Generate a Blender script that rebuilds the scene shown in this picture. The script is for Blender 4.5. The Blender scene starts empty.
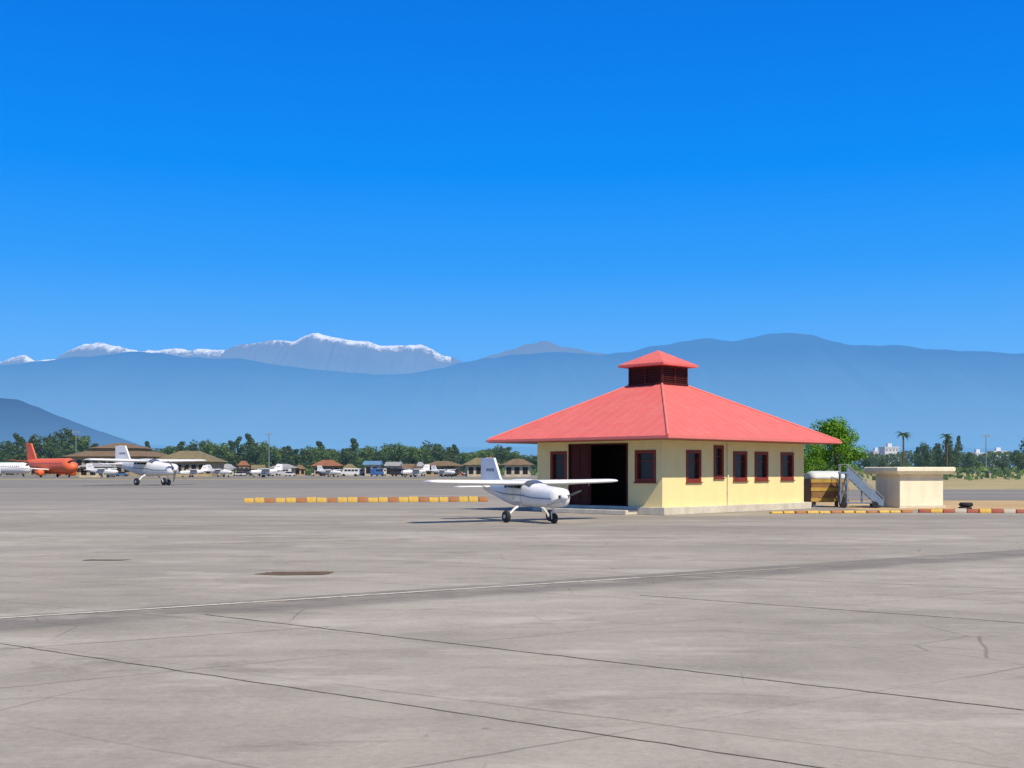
import bpy, math, random
from mathutils import Vector, Matrix, noise
random.seed(7)
R=math.radians
F=1150.0; HZ=470.0; CH=2.3
scene=bpy.context.scene
col=scene.collection
def gx(px,Y): return (px-512)/F*Y
def gz(py,Y): return CH+(HZ-py)/F*Y
def gY(py): return F*CH/(py-HZ)
# ------------------------------------------------------------------ materials
def srgb(r,g,b):
    f=lambda c:(c/255/12.92) if c/255<=.04045 else ((c/255+.055)/1.055)**2.4
    return (f(r),f(g),f(b),1)
class N:
    def __init__(s,name):
        s.m=bpy.data.materials.new(name); s.m.use_nodes=True
        s.t=s.m.node_tree; s.b=s.t.nodes.get('Principled BSDF'); s.out=s.t.nodes.get('Material Output')
    def n(s,typ,**kw):
        o=s.t.nodes.new(typ)
        for k,v in kw.items(): setattr(o,k,v)
        return o
    def l(s,a,b): s.t.links.new(a,b)
    def put(s,sock,v):
        if isinstance(v,bpy.types.NodeSocket): s.l(v,sock)
        else: sock.default_value=v
    def math(s,op,a,b=0.0,c=None,clamp=False):
        o=s.n('ShaderNodeMath',operation=op); o.use_clamp=clamp
        s.put(o.inputs[0],a); s.put(o.inputs[1],b)
        if c is not None: s.put(o.inputs[2],c)
        return o.outputs[0]
    def mix(s,f,a,b,bt='MIX'):
        o=s.n('ShaderNodeMixRGB',blend_type=bt)
        s.put(o.inputs[0],f); s.put(o.inputs[1],a); s.put(o.inputs[2],b); return o.outputs[0]
    def mr(s,v,a,b,c=0.0,d=1.0):
        o=s.n('ShaderNodeMapRange'); s.put(o.inputs[0],v)
        for i,x in enumerate((a,b,c,d)): s.put(o.inputs[i+1],x)
        return o.outputs[0]
    def coord(s,which='Object',scale=(1,1,1),rot=(0,0,0)):
        if which=='Pos':
            src=s.n('ShaderNodeNewGeometry').outputs['Position']
        else: src=s.n('ShaderNodeTexCoord').outputs[which]
        mp=s.n('ShaderNodeMapping'); s.l(src,mp.inputs[0]); mp.inputs['Scale'].default_value=scale; mp.inputs['Rotation'].default_value=rot
        return mp.outputs[0]
    def noise(s,vec,sc,det=4,rough=.55,dist=0):
        o=s.n('ShaderNodeTexNoise'); s.l(vec,o.inputs['Vector']); o.inputs['Scale'].default_value=sc
        o.inputs['Detail'].default_value=det; o.inputs['Roughness'].default_value=rough; o.inputs['Distortion'].default_value=dist
        return o.outputs['Fac']
    def bump(s,h,st=.2,d=.02):
        o=s.n('ShaderNodeBump'); o.inputs['Strength'].default_value=st; o.inputs['Distance'].default_value=d
        s.l(h,o.inputs['Height']); s.l(o.outputs[0],s.b.inputs['Normal'])
def c4(c): return (c[0],c[1],c[2],1)
def paint(name,c,rough=.5,var=.18,sc=1.5,metal=0,bump=0,spec=.4,dirt=None,stretch=(1,1,1),da=.65):
    k=N(name); v=k.coord('Object',stretch)
    a=k.noise(v,sc,5,.6); b=k.noise(v,sc*7,3,.6)
    f=k.math('ADD',k.math('MULTIPLY',a,.65),k.math('MULTIPLY',b,.35))
    f=k.mr(f,.32,.68)
    lo=tuple(x*(1-var) for x in c[:3]); hi=tuple(min(1,x*(1+var*.5)) for x in c[:3])
    cc=k.mix(f,c4(lo),c4(hi))
    if dirt:
        d=k.mr(k.noise(k.coord('Object',(1.2,1.2,.25)),1.1,6,.65),.45,.75,0,da)
        cc=k.mix(d,cc,c4(dirt))
    k.l(cc,k.b.inputs['Base Color']); k.b.inputs['Roughness'].default_value=rough
    k.b.inputs['Metallic'].default_value=metal; k.b.inputs['Specular IOR Level'].default_value=spec
    if bump: k.bump(b,bump,.02)
    return k.m
M={}
M['wall']=paint('yellow_render',(.87,.72,.34),.85,.05,.8,bump=.12,spec=.15,dirt=(.72,.58,.28),da=.5)
M['plinth']=paint('pale_concrete',(.66,.60,.47),.9,.2,1.5,bump=.3,spec=.1,dirt=(.40,.35,.27))
M['roof']=paint('red_roof_paint',(.68,.145,.125),.7,.07,.5,spec=.25,dirt=(.72,.22,.19),da=.45)
M['roofcap']=paint('ridge_paint',(.70,.20,.17),.7,.1,1,spec=.2)
M['soffit']=paint('soffit_board',(.34,.16,.09),.8,.2,2)
M['maroon']=paint('maroon_joinery',(.22,.035,.018),.5,.25,3,spec=.25)
M['maroon_door']=paint('maroon_door_paint',(.075,.012,.008),.6,.3,2,spec=.2)
M['darkroom']=paint('painted_interior_shade',(.03,.018,.012),.9,.3,1)  # near-black colour puts interior shade into the surface itself
M['cream']=paint('cream_render',(.82,.75,.54),.85,.10,1,bump=.15,dirt=(.62,.54,.38))
M['white']=paint('white_aircraft_paint',(.80,.79,.76),.42,.10,2,spec=.4)
M['white_r']=paint('white_weathered',(.74,.73,.70),.6,.15,1)
M['grey']=paint('grey_metal',(.32,.33,.34),.4,.2,3,metal=.5)
M['silver']=paint('silver_metal',(.50,.51,.53),.45,.15,2,metal=.4)
M['pale']=paint('pale_grey_cover',(.62,.63,.60),.6,.15,2)
M['dark']=paint('black_rubber',(.022,.022,.024),.8,.3,5)
M['darkgrey']=paint('dark_grey_paint',(.09,.095,.105),.5,.2,3)
M['midgrey']=paint('mid_grey_trim',(.30,.31,.33),.5,.2,3)
M['redtrim']=paint('red_aircraft_paint',(.82,.15,.05),.5,.12,.3)
M['yellow']=paint('yellow_road_paint',(.74,.46,.06),.8,.3,2.5,dirt=(.40,.30,.15))
M['orange']=paint('dull_orange_paint',(.42,.17,.06),.8,.3,2.5)
M['redb']=paint('red_block_paint',(.38,.09,.055),.85,.3,2.5,dirt=(.3,.17,.1))
M['whiteb']=paint('white_block_paint',(.52,.46,.36),.85,.25,2.5)
M['brownroof']=paint('brown_tile_roof',(.21,.14,.08),.8,.35,.5,dirt=(.12,.09,.05))
M['oliveroof']=paint('olive_roof',(.22,.18,.09),.8,.35,.5,dirt=(.13,.11,.06))
M['rustroof']=paint('rust_roof',(.30,.12,.06),.8,.3,.5,dirt=(.18,.09,.05))
M['greyroof']=paint('grey_sheet_roof',(.33,.33,.31),.6,.25,.5)
M['blueroof']=paint('blue_sheet_roof',(.12,.24,.38),.6,.2,.5)
M['tan']=paint('tan_wall',(.42,.33,.19),.85,.3,.5)
M['creamfar']=paint('old_cream_wall',(.55,.47,.33),.85,.3,.4)
M['ybrown']=paint('mustard_panel',(.50,.31,.06),.7,.3,2,dirt=(.25,.14,.05))
M['brownpanel']=paint('brown_panel',(.26,.13,.05),.7,.3,2)
M['bluemetal']=paint('blue_grey_metal',(.20,.28,.40),.6,.25,3,dirt=(.13,.17,.24))
M['trunk']=paint('bark',(.12,.085,.055),.9,.3,4)
M['flatw']=paint('white_flats_wall',(.60,.62,.66),.8,.1,.3)
for nm,c in dict(car_white=(.66,.66,.64),car_red=(.42,.06,.03),car_blue=(.06,.15,.33),car_dark=(.06,.06,.065),car_silver=(.42,.43,.44),car_yellow=(.55,.38,.08)).items():
    M[nm]=paint(nm,c,.45,.1,1,spec=.4)
def glass(nm,a,b,ro):
    k=N(nm); v=k.coord('Object'); f=k.noise(v,3,2)
    k.l(k.mix(f,c4(a),c4(b)),k.b.inputs['Base Color'])
    k.b.inputs['Roughness'].default_value=ro; k.b.inputs['Specular IOR Level'].default_value=.35; return k.m
M['glass']=glass('dark_glass',(.012,.012,.013),(.035,.033,.035),.25)
M['acrylic']=glass('aircraft_glazing',(.06,.07,.085),(.12,.14,.16),.15)
def leafmat(name,lo,hi,haze=0.0):
    k=N(name); g=k.n('ShaderNodeNewGeometry')
    pn=k.noise(k.coord('Pos'),.35,3)
    f=k.math('ADD',k.math('MULTIPLY',g.outputs['Random Per Island'],.6),k.math('MULTIPLY',pn,.5))
    cc=k.mix(k.mr(f,.25,.85),c4(lo),c4(hi))
    k.l(cc,k.b.inputs['Base Color']); k.b.inputs['Roughness'].default_value=.7
    k.b.inputs['Specular IOR Level'].default_value=.15
    tr=k.n('ShaderNodeBsdfTranslucent'); k.l(cc,tr.inputs[0])
    ms=k.n('ShaderNodeMixShader'); ms.inputs[0].default_value=.25
    k.l(k.b.outputs[0],ms.inputs[1]); k.l(tr.outputs[0],ms.inputs[2])
    last=ms.outputs[0]
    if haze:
        e=k.n('ShaderNodeEmission'); e.inputs[0].default_value=srgb(120,155,175)  # far-off haze mixed into the leaf colour as a pale glow
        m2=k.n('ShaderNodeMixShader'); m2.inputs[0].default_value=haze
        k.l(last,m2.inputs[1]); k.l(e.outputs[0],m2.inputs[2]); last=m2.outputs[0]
    k.l(last,k.out.inputs[0]); return k.m
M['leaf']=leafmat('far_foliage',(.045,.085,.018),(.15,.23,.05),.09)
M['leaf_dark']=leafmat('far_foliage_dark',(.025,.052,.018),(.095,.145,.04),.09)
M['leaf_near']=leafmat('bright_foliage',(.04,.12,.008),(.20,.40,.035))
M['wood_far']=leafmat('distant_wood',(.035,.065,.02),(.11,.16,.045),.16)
# ------------------------------------------------------------------ mesh builder
class MB:
    def __init__(s): s.v=[]; s.f=[]; s.m=[]
    def add(s,vs,fs,mi=0):
        o=len(s.v); s.v+= [tuple(v) for v in vs]; s.f+=[tuple(i+o for i in f) for f in fs]; s.m+=[mi]*len(fs); return s
    def box(s,x0,x1,y0,y1,z0,z1,mi=0,mat=None):
        vs=[Vector(p) for p in((x0,y0,z0),(x1,y0,z0),(x1,y1,z0),(x0,y1,z0),(x0,y0,z1),(x1,y0,z1),(x1,y1,z1),(x0,y1,z1))]
        if mat: vs=[mat@p for p in vs]
        return s.add(vs,[(3,2,1,0),(4,5,6,7),(0,1,5,4),(1,2,6,5),(2,3,7,6),(3,0,4,7)],mi)
    def tube(s,p0,p1,r0,r1=None,n=8,mi=0):
        r1=r0 if r1 is None else r1
        p0=Vector(p0);p1=Vector(p1);d=(p1-p0).normalized()
        a=d.orthogonal().normalized();b=d.cross(a)
        vs=[];
        for p,r in((p0,r0),(p1,r1)):
            for i in range(n):
                t=2*math.pi*i/n; vs.append(p+(a*math.cos(t)+b*math.sin(t))*r)
        fs=[(i,(i+1)%n,n+(i+1)%n,n+i) for i in range(n)]+[tuple(range(n))[::-1],tuple(range(n,2*n))]
        return s.add(vs,fs,mi)
    def loft(s,rings,cap=True,mi=0):
        n=len(rings[0]); vs=[p for r in rings for p in r]; fs=[]
        for k in range(len(rings)-1):
            for i in range(n): fs.append((k*n+i,k*n+(i+1)%n,(k+1)*n+(i+1)%n,(k+1)*n+i))
        if cap: fs+= [tuple(range(n))[::-1],tuple(range((len(rings)-1)*n,len(rings)*n))]
        return s.add(vs,fs,mi)
    def prism(s,poly,axis,a,b,mi=0):
        def P(p,t):
            return {'y':(p[0],t,p[1]),'x':(t,p[0],p[1]),'z':(p[0],p[1],t)}[axis]
        n=len(poly); vs=[P(p,a) for p in poly]+[P(p,b) for p in poly]
        fs=[(i,(i+1)%n,n+(i+1)%n,n+i) for i in range(n)]+[tuple(range(n))[::-1],tuple(range(n,2*n))]
        return s.add(vs,fs,mi)
    def build(s,name,mat,parent=None,smooth=False,bevel=0):
        me=bpy.data.meshes.new(name); me.from_pydata(s.v,[],s.f)
        mats=mat if isinstance(mat,(list,tuple)) else [mat]
        for m in mats: me.materials.append(m)
        me.polygons.foreach_set('material_index',s.m)
        import bmesh
        if len(s.f)<6000:
            bm=bmesh.new(); bm.from_mesh(me); bmesh.ops.recalc_face_normals(bm,faces=bm.faces)
            bm.to_mesh(me); bm.free()
        if smooth: me.polygons.foreach_set('use_smooth',[True]*len(me.polygons))
        o=bpy.data.objects.new(name,me); col.objects.link(o)
        if parent: o.parent=parent
        if bevel:
            b=o.modifiers.new('b','BEVEL'); b.width=bevel; b.segments=2; b.limit_method='ANGLE'
        return o
def tag(o,label,cat,group=None):
    o['label']=label; o['category']=cat
    if group: o['group']=group
    return o
def thing(name,label,cat,loc=(0,0,0),rz=0,group=None,sc=1):
    o=bpy.data.objects.new(name,None); col.objects.link(o); o.location=loc; o.rotation_euler=(0,0,rz)
    o.scale=(sc,)*3 if not isinstance(sc,tuple) else sc
    o.empty_display_size=.1
    return tag(o,label,cat,group)
def struct(o): o['kind']='structure'; return o
def copy_tree(o,parent=None):
    c=o.copy(); col.objects.link(c)
    if parent: c.parent=parent
    for ch in list(o.children): copy_tree(ch,c)
    return c
# ------------------------------------------------------------------ world and light
el=R(50); azv=Vector((.50,-.78)); azv.normalize()
w=bpy.data.worlds.new("World"); scene.world=w; w.use_nodes=True
nt=w.node_tree; bg=nt.nodes['Background']
sky=nt.nodes.new('ShaderNodeTexSky'); sky.sky_type='NISHITA'; sky.sun_disc=False
sky.sun_elevation=el; sky.sun_rotation=math.atan2(azv.x,azv.y); sky.air_density=1.0; sky.dust_density=.6; sky.ozone_density=2.5
tc=nt.nodes.new('ShaderNodeTexCoord'); sp=nt.nodes.new('ShaderNodeSeparateXYZ'); nt.links.new(tc.outputs['Generated'],sp.inputs[0])
rp=nt.nodes.new('ShaderNodeValToRGB'); nt.links.new(sp.outputs['Z'],rp.inputs[0])
e=rp.color_ramp.elements
S=10.0
e[0].position=0.0; e[0].color=(.22,.52,.92,1)
e[1].position=1.0; e[1].color=(.16,.22,.38,1)
for p,c in((.06,(.16,.475,.95)),(.11,(.10,.42,.97)),(.17,(.03,.34,.98)),(.25,(.0,.27,.96)),(.34,(.0,.21,.86)),(.42,(.0,.17,.76)),(.6,(.08,.19,.55))):
    x=e.new(p); x.color=(*c,1)
mul=nt.nodes.new('ShaderNodeMixRGB'); mul.blend_type='MULTIPLY'; mul.inputs[0].default_value=1; mul.inputs[2].default_value=(S,S,S,1)
nt.links.new(rp.outputs[0],mul.inputs[1])
mx=nt.nodes.new('ShaderNodeMixRGB'); mx.inputs[0].default_value=.97
nt.links.new(sky.outputs[0],mx.inputs[1]); nt.links.new(mul.outputs[0],mx.inputs[2])
nt.links.new(mx.outputs[0],bg.inputs[0]); bg.inputs[1].default_value=.10
sl=bpy.data.lights.new('sun','SUN'); sl.energy=5.0; sl.angle=R(.5); sl.color=(1,.90,.74)
so=bpy.data.objects.new('sun',sl); col.objects.link(so)
d=Vector((azv.x*math.cos(el),azv.y*math.cos(el),math.sin(el)))
so.rotation_euler=d.to_track_quat('Z','Y').to_euler()
cd=bpy.data.cameras.new('camera'); cam=bpy.data.objects.new('camera',cd); col.objects.link(cam)
cam.location=(0,0,CH); cam.rotation_euler=(R(90),0,0); cd.sensor_width=36; cd.lens=F*36/1024; cd.shift_y=(HZ-384)/1024
cd.clip_end=120000; scene.camera=cam
scene.view_settings.view_transform='Standard'; scene.view_settings.look='None'; scene.view_settings.exposure=0
# ------------------------------------------------------------------ ground
def sheet(name,poly,z,mat):
    m=MB(); m.add([(x,y,z) for x,y in poly],[tuple(range(len(poly)))])
    o=m.build(name,mat); return struct(o)
def apron_mat():
    k=N('apron_concrete')
    pos=k.coord('Pos')
    wob=k.n('ShaderNodeTexNoise'); k.l(pos,wob.inputs['Vector']); wob.inputs['Scale'].default_value=.9; wob.inputs['Detail'].default_value=5
    vm=k.n('ShaderNodeVectorMath',operation='MULTIPLY_ADD'); k.l(wob.outputs['Color'],vm.inputs[0]); vm.inputs[1].default_value=(.16,.16,0); k.l(pos,vm.inputs[2])
    sx=k.n('ShaderNodeSeparateXYZ'); k.l(vm.outputs[0],sx.inputs[0]); X,Y=sx.outputs[0],sx.outputs[1]
    def dotn(nx,ny,d): return k.math('SUBTRACT',k.math('ADD',k.math('MULTIPLY',X,nx),k.math('MULTIPLY',Y,ny)),d)
    def joint(nx,ny,d,sp_,w_):
        v=k.math('DIVIDE',dotn(nx,ny,d),sp_)
        fr=k.math('ABSOLUTE',k.math('SUBTRACT',k.math('FRACT',k.math('ADD',v,.5)),.5))
        return k.mr(k.math('MULTIPLY',fr,sp_),w_,w_*2.2,1,0)
    big=k.noise(pos,.09,6,.6); mid=k.noise(pos,.55,7,.7,.6); fine=k.noise(pos,11,8,.8); grit=k.noise(pos,38,4,.8)
    streak=k.noise(k.coord('Pos',(.07,.75,1),(0,0,R(-8))),1.0,6,.65)
    f=k.math('ADD',k.math('ADD',k.math('MULTIPLY',big,.42),k.math('MULTIPLY',mid,.30)),k.math('ADD',k.math('MULTIPLY',fine,.34),k.math('MULTIPLY',streak,.30)))
    f=k.math('ADD',f,k.math('MULTIPLY',k.math('SUBTRACT',grit,.5),.22))
    cc=k.mix(k.mr(f,.52,.84),(.245,.222,.183,1),(.475,.430,.355,1))
    def cell(nx,ny,d,sp_): return k.math('FLOOR',k.math('DIVIDE',dotn(nx,ny,d),sp_))
    ci=k.n('ShaderNodeCombineXYZ'); k.l(cell(.52,.854,8.7,3.7),ci.inputs[0]); k.l(cell(-.555,.832,19.4,5.2),ci.inputs[1])
    wn=k.n('ShaderNodeTexWhiteNoise',noise_dimensions='3D'); k.l(ci.outputs[0],wn.inputs['Vector'])
    cc=k.mix(k.mr(wn.outputs['Value'],0,1,0,.26),cc,(.20,.182,.152,1))
    bd=dotn(-.555,.832,19.42)
    band=k.math('MULTIPLY',k.mr(bd,-2.1,-1.6),k.mr(bd,-.10,-.04,1,0))
    bn=k.mr(k.noise(pos,.8,6,.7),.3,.6,.45,1)
    cc=k.mix(k.math('MULTIPLY',band,k.math('MULTIPLY',bn,.80)),cc,(.175,.160,.138,1))
    vo=k.n('ShaderNodeTexVoronoi',feature='DISTANCE_TO_EDGE'); k.l(vm.outputs[0],vo.inputs['Vector']); vo.inputs['Scale'].default_value=.33
    cr=k.math('MULTIPLY',k.mr(vo.outputs['Distance'],.0012,.006,1,0),k.mr(k.noise(pos,.22,2),.50,.60))
    ja=k.math('MULTIPLY',joint(-.555,.832,19.4-1.2,5.2,.012),k.mr(k.noise(pos,.2,2),.40,.58,.10,.6))
    jb=k.math('MULTIPLY',joint(.52,.854,15.6,3.0,.012),k.mr(k.noise(pos,.15,2),.40,.58,.1,.6))
    jj=k.math('MAXIMUM',k.math('MAXIMUM',ja,jb),k.math('MULTIPLY',cr,.55))
    cc=k.mix(k.math('MULTIPLY',jj,.75),cc,(.085,.065,.05,1))
    st=k.mr(k.noise(k.coord('Pos',(.35,.9,1)),.8,7,.72,.8),.56,.72,0,.65)
    cc=k.mix(st,cc,(.175,.155,.125,1))
    sp2=k.mr(k.noise(pos,3.1,6,.75),.63,.72,0,.6)
    cc=k.mix(sp2,cc,(.145,.125,.10,1))
    pale=k.mr(k.noise(k.coord('Pos',(.5,1.2,1)),.45,6,.7),.54,.70,0,.55)
    cc=k.mix(pale,cc,(.56,.51,.43,1))
    hb=k.mr(k.noise(k.coord('Pos',(.012,.14,1)),1.0,4,.6),.46,.60,0,.5)
    py_=k.n('ShaderNodeSeparateXYZ'); k.l(pos,py_.inputs[0])
    hb=k.math('MULTIPLY',hb,k.mr(py_.outputs[1],22,45))
    cc=k.mix(hb,cc,(.225,.205,.175,1))
    far=k.math('MULTIPLY',k.mr(py_.outputs[1],62,85),k.mr(py_.outputs[0],12,-10))
    cc=k.mix(k.math('MULTIPLY',far,.55),cc,(.225,.215,.195,1))
    k.l(cc,k.b.inputs['Base Color']); k.b.inputs['Roughness'].default_value=.9; k.b.inputs['Specular IOR Level'].default_value=.08
    k.bump(k.math('SUBTRACT',k.math('MULTIPLY',fine,.5),jj),.5,.012)
    return k.m
def soil(name,a,b,c,sc=.25,str_=(1,1,1)):
    k=N(name); p=k.coord('Pos',str_); f=k.noise(p,sc,7,.65); g=k.noise(p,sc*6,5,.6)
    cc=k.mix(k.mr(f,.35,.65),c4(a),c4(b)); cc=k.mix(k.mr(g,.5,.75,0,.7),cc,c4(c))
    k.l(cc,k.b.inputs['Base Color']); k.b.inputs['Roughness'].default_value=.95; k.b.inputs['Specular IOR Level'].default_value=.05
    k.bump(g,.5,.05); return k.m
MG=soil('dry_grassland',(.33,.28,.14),(.43,.36,.20),(.19,.20,.09),.05)
MA=apron_mat()
MR=soil('old_asphalt',(.20,.19,.17),(.28,.265,.235),(.165,.155,.14),.1,(.2,1,1))
MD=soil('tan_dirt',(.44,.30,.15),(.56,.41,.23),(.27,.23,.12),.2,(.5,1,1))
sheet('ground',[(-60000,-300),(60000,-300),(60000,60000),(-60000,60000)],0,MG)
sheet('apron',[(-400,-60),(400,-60),(400,66),(20,66),(20,150),(-400,150)],.02,MA)
sheet('taxiway',[(-500,150),(20,150),(20,268),(-500,268)],.03,MR)
sheet('dirt_field',[(20.02,66.01),(400,66.01),(400,86),(20.02,86)],.02,MD)
sheet('service_road',[(20.02,86),(400,86),(400,135),(20.02,135)],.03,MR)
sheet('far_apron',[(-700,292),(60,292),(60,620),(-700,620)],.04,MR)
def strip(name,p0,p1,wd,z,mat,wob=0.0):
    a=Vector((gx(p0[0],gY(p0[1])),gY(p0[1]))); b=Vector((gx(p1[0],gY(p1[1])),gY(p1[1])))
    d=(b-a).normalized(); n=Vector((-d.y,d.x))
    k=110; m=MB(); vs=[]
    for i in range(k+1):
        c=a.lerp(b,i/k); j=1+.45*noise.noise(Vector((i*1.7,p0[1],0)))*(1 if wob else .25)
        c=c+n*wob*noise.fractal(Vector((i*.21,p0[1],3)),1,2,4)
        vs+= [(*(c+n*wd/2*j),z),(*(c-n*wd/2*j),z)]
    m.add(vs,[(2*i,2*i+1,2*i+3,2*i+2) for i in range(k)])
    return struct(m.build(name,mat))
def linemat(name,c,thr,base=(.38,.33,.26,1)):
    k=N(name); p=k.coord('Pos'); f=k.mr(k.noise(p,5,6,.75),thr-.07,thr+.08); g=k.mr(k.noise(p,.5,3),.35,.65,.55,1)
    k.l(k.mix(k.math('MULTIPLY',f,g),base,c4(c)),k.b.inputs['Base Color']); k.b.inputs['Roughness'].default_value=.9; k.b.inputs['Specular IOR Level'].default_value=.1
    return k.m
ML=linemat('worn_white_line',(.72,.67,.58),.44); MLf=linemat('faded_line',(.55,.50,.42),.5)
MJ=linemat('tarred_joint',(.075,.06,.045),.42,(.24,.21,.165,1))
strip('painted_line',(-300,639.0),(640,578.9),.12,.028,ML)
strip('painted_line',(641,578.85),(800,568.7),.11,.028,MLf)
strip('painted_line',(150,546),(420,539.5),.10,.028,MLf)
strip('painted_line',(560,531),(1024,521),.10,.028,MLf)
strip('painted_line',(-200,494),(240,492.5),.35,.034,MLf)
strip('slab_joint',(205,616),(1060,716.5),.032,.024,MJ,.025)
strip('slab_joint',(-60,636),(830,772),.024,.024,MJ,.025)
strip('slab_joint',(640,596.5),(1060,627),.030,.024,MJ,.02)
strip('slab_joint',(430,566),(1060,592),.022,.024,MJ,.02)
strip('slab_joint',(-40,654),(330,628),.014,.0245,MJ,.02)
MP=paint('tar_patch',(.15,.105,.07),.9,.35,2,spec=.05)
def patch(px,py,wd,dp,rz,z=.0255):
    Y=gY(py);X=gx(px,Y); m=MB(); pts=[]
    for i in range(40):
        t=2*math.pi*i/40; r=1+.30*noise.fractal(Vector((math.cos(t)*1.5+px,math.sin(t)*1.5,py)),1,2,4)
        cx=abs(math.cos(t))**.6*math.copysign(1,math.cos(t))*wd/2*r; cy=abs(math.sin(t))**.6*math.copysign(1,math.sin(t))*dp/2*r
        pts.append((X+cx*math.cos(rz)-cy*math.sin(rz),Y+cx*math.sin(rz)+cy*math.cos(rz),z))
    m.add(pts,[tuple(range(40))]); return struct(m.build('pavement_patch',MP))
patch(297,574.5,1.65,.9,0); patch(104,561,1.1,.4,0)
# ------------------------------------------------------------------ mountains
def interp(pts,x):
    if x<=pts[0][0]: return pts[0][1]
    for (a,ya),(b,yb) in zip(pts,pts[1:]):
        if x<=b:
            t=(x-a)/(b-a); t=t*t*(3-2*t)*.5+t*.5; return ya+(yb-ya)*t
    return pts[-1][1]
def mountain(name,pts,D,W,mat,x0,x1,nx,amp,nz=34,snow=None,freq=1.0):
    vs=[];fs=[];at=[]
    rows=[-.5,-.25]+[ (j/nz)**1.25 for j in range(nz+1)]
    for i in range(nx+1):
        px=x0+(x1-x0)*i/nx
        jit=amp*noise.fractal(Vector((px*.035*freq,D*.01,0)),1.0,2.1,7)
        py=interp(pts,px)-jit
        H=max(5,(HZ-py)/F*D+CH)
        for t in rows:
            tt=abs(t)
            y=D-t*W
            g=noise.fractal(Vector((px*.03*freq+tt*.6,tt*2.2+D*.003,1.3)),.9,2.1,6)
            rg=1-abs(noise.noise(Vector((px*.045*freq+1.2*noise.noise(Vector((tt*3,px*.02,0))),tt*1.3,D*.002))))*2
            env=math.sin(min(1,tt*1.6)*math.pi*.5)*(1-tt)
            z=H*((1-tt)**1.05)+H*.20*g*env+H*.15*(rg-.5)*env
            z=max(-5,z)
            if t>0:
                lim=CH+(H-CH)*(y/D)-H*.004
                z=min(z,lim)
            vs.append((gx(px,D),y,z)); at.append(((H-z)/D*F, px))
    nr=len(rows)
    for i in range(nx):
        for j in range(nr-1):
            a=i*nr+j; fs.append((a,a+nr,a+nr+1,a+1))
    m=MB(); m.add(vs,fs); o=m.build(name,mat,smooth=True)
    if snow:
        A=o.data.attributes.new('snow','FLOAT','POINT')
        A.data.foreach_set('value',[max(-1,min(1.5,(snow(px)-dep)/11+.5)) for dep,px in at])
    return struct(o)
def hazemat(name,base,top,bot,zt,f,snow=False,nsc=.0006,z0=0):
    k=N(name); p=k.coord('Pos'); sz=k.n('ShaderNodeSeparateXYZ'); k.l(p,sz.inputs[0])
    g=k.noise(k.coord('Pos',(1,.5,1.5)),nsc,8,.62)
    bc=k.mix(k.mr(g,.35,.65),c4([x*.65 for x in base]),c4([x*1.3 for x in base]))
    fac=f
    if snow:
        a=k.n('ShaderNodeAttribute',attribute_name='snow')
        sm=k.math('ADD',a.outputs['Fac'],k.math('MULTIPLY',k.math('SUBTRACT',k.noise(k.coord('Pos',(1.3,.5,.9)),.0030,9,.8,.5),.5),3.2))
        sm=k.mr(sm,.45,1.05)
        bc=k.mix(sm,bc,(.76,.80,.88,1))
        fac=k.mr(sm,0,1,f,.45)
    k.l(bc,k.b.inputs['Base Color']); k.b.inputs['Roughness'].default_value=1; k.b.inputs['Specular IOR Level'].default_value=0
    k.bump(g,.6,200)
    em=k.n('ShaderNodeEmission'); hz=k.mix(k.mr(sz.outputs[2],z0,zt),bot,top)  # distance haze painted in as blue emission, graded by height
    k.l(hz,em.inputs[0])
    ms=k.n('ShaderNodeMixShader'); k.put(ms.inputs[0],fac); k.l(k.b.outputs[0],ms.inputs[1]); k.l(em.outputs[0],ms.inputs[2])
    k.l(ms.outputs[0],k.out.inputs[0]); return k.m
snowpts=[(-500,372),(-60,368),(0,362),(12,357),(25,355.5),(36,361),(58,359),(72,349),(84,344),(100,343.5),(118,345),(132,351),(150,351),(175,348.5),(200,349.5),(222,350),(240,345),(265,341.5),(292,340.5),(306,336),(318,333.5),(330,336),(345,339),(362,341.5),(385,345.5),(405,345.5),(420,344.5),(432,349),(446,356),(462,362),(520,378),(600,395)]
def snd(px):
    if px<225: return 7
    if px<250: return 2
    if px<300: return 2+(px-250)*.08
    if px<452: return 7.5
    return -20
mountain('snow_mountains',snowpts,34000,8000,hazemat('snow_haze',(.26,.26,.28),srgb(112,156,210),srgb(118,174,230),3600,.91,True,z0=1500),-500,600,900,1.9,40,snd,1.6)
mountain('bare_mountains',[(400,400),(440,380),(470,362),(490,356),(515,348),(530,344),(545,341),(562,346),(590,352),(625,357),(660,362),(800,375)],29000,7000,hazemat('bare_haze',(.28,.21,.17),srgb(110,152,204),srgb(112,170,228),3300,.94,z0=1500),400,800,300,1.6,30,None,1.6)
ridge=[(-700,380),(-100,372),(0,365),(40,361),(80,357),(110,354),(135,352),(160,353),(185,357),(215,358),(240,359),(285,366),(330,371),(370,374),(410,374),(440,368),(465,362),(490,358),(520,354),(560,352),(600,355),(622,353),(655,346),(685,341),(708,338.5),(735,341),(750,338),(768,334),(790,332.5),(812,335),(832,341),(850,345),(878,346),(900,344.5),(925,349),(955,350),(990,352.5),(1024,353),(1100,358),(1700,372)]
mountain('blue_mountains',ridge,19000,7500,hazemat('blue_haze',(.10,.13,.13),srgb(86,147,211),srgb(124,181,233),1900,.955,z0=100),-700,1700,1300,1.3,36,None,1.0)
mountain('near_hill',[(-700,380),(-200,392),(-30,397),(0,398),(15,399.5),(36,406),(58,416),(82,426),(104,433),(125,441),(150,448),(220,456),(420,464)],8000,2600,hazemat('hill_haze',(.08,.10,.08),srgb(72,118,172),srgb(104,156,208),500,.90,nsc=.002),-700,420,500,1.6,28,None,1.0)
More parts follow.
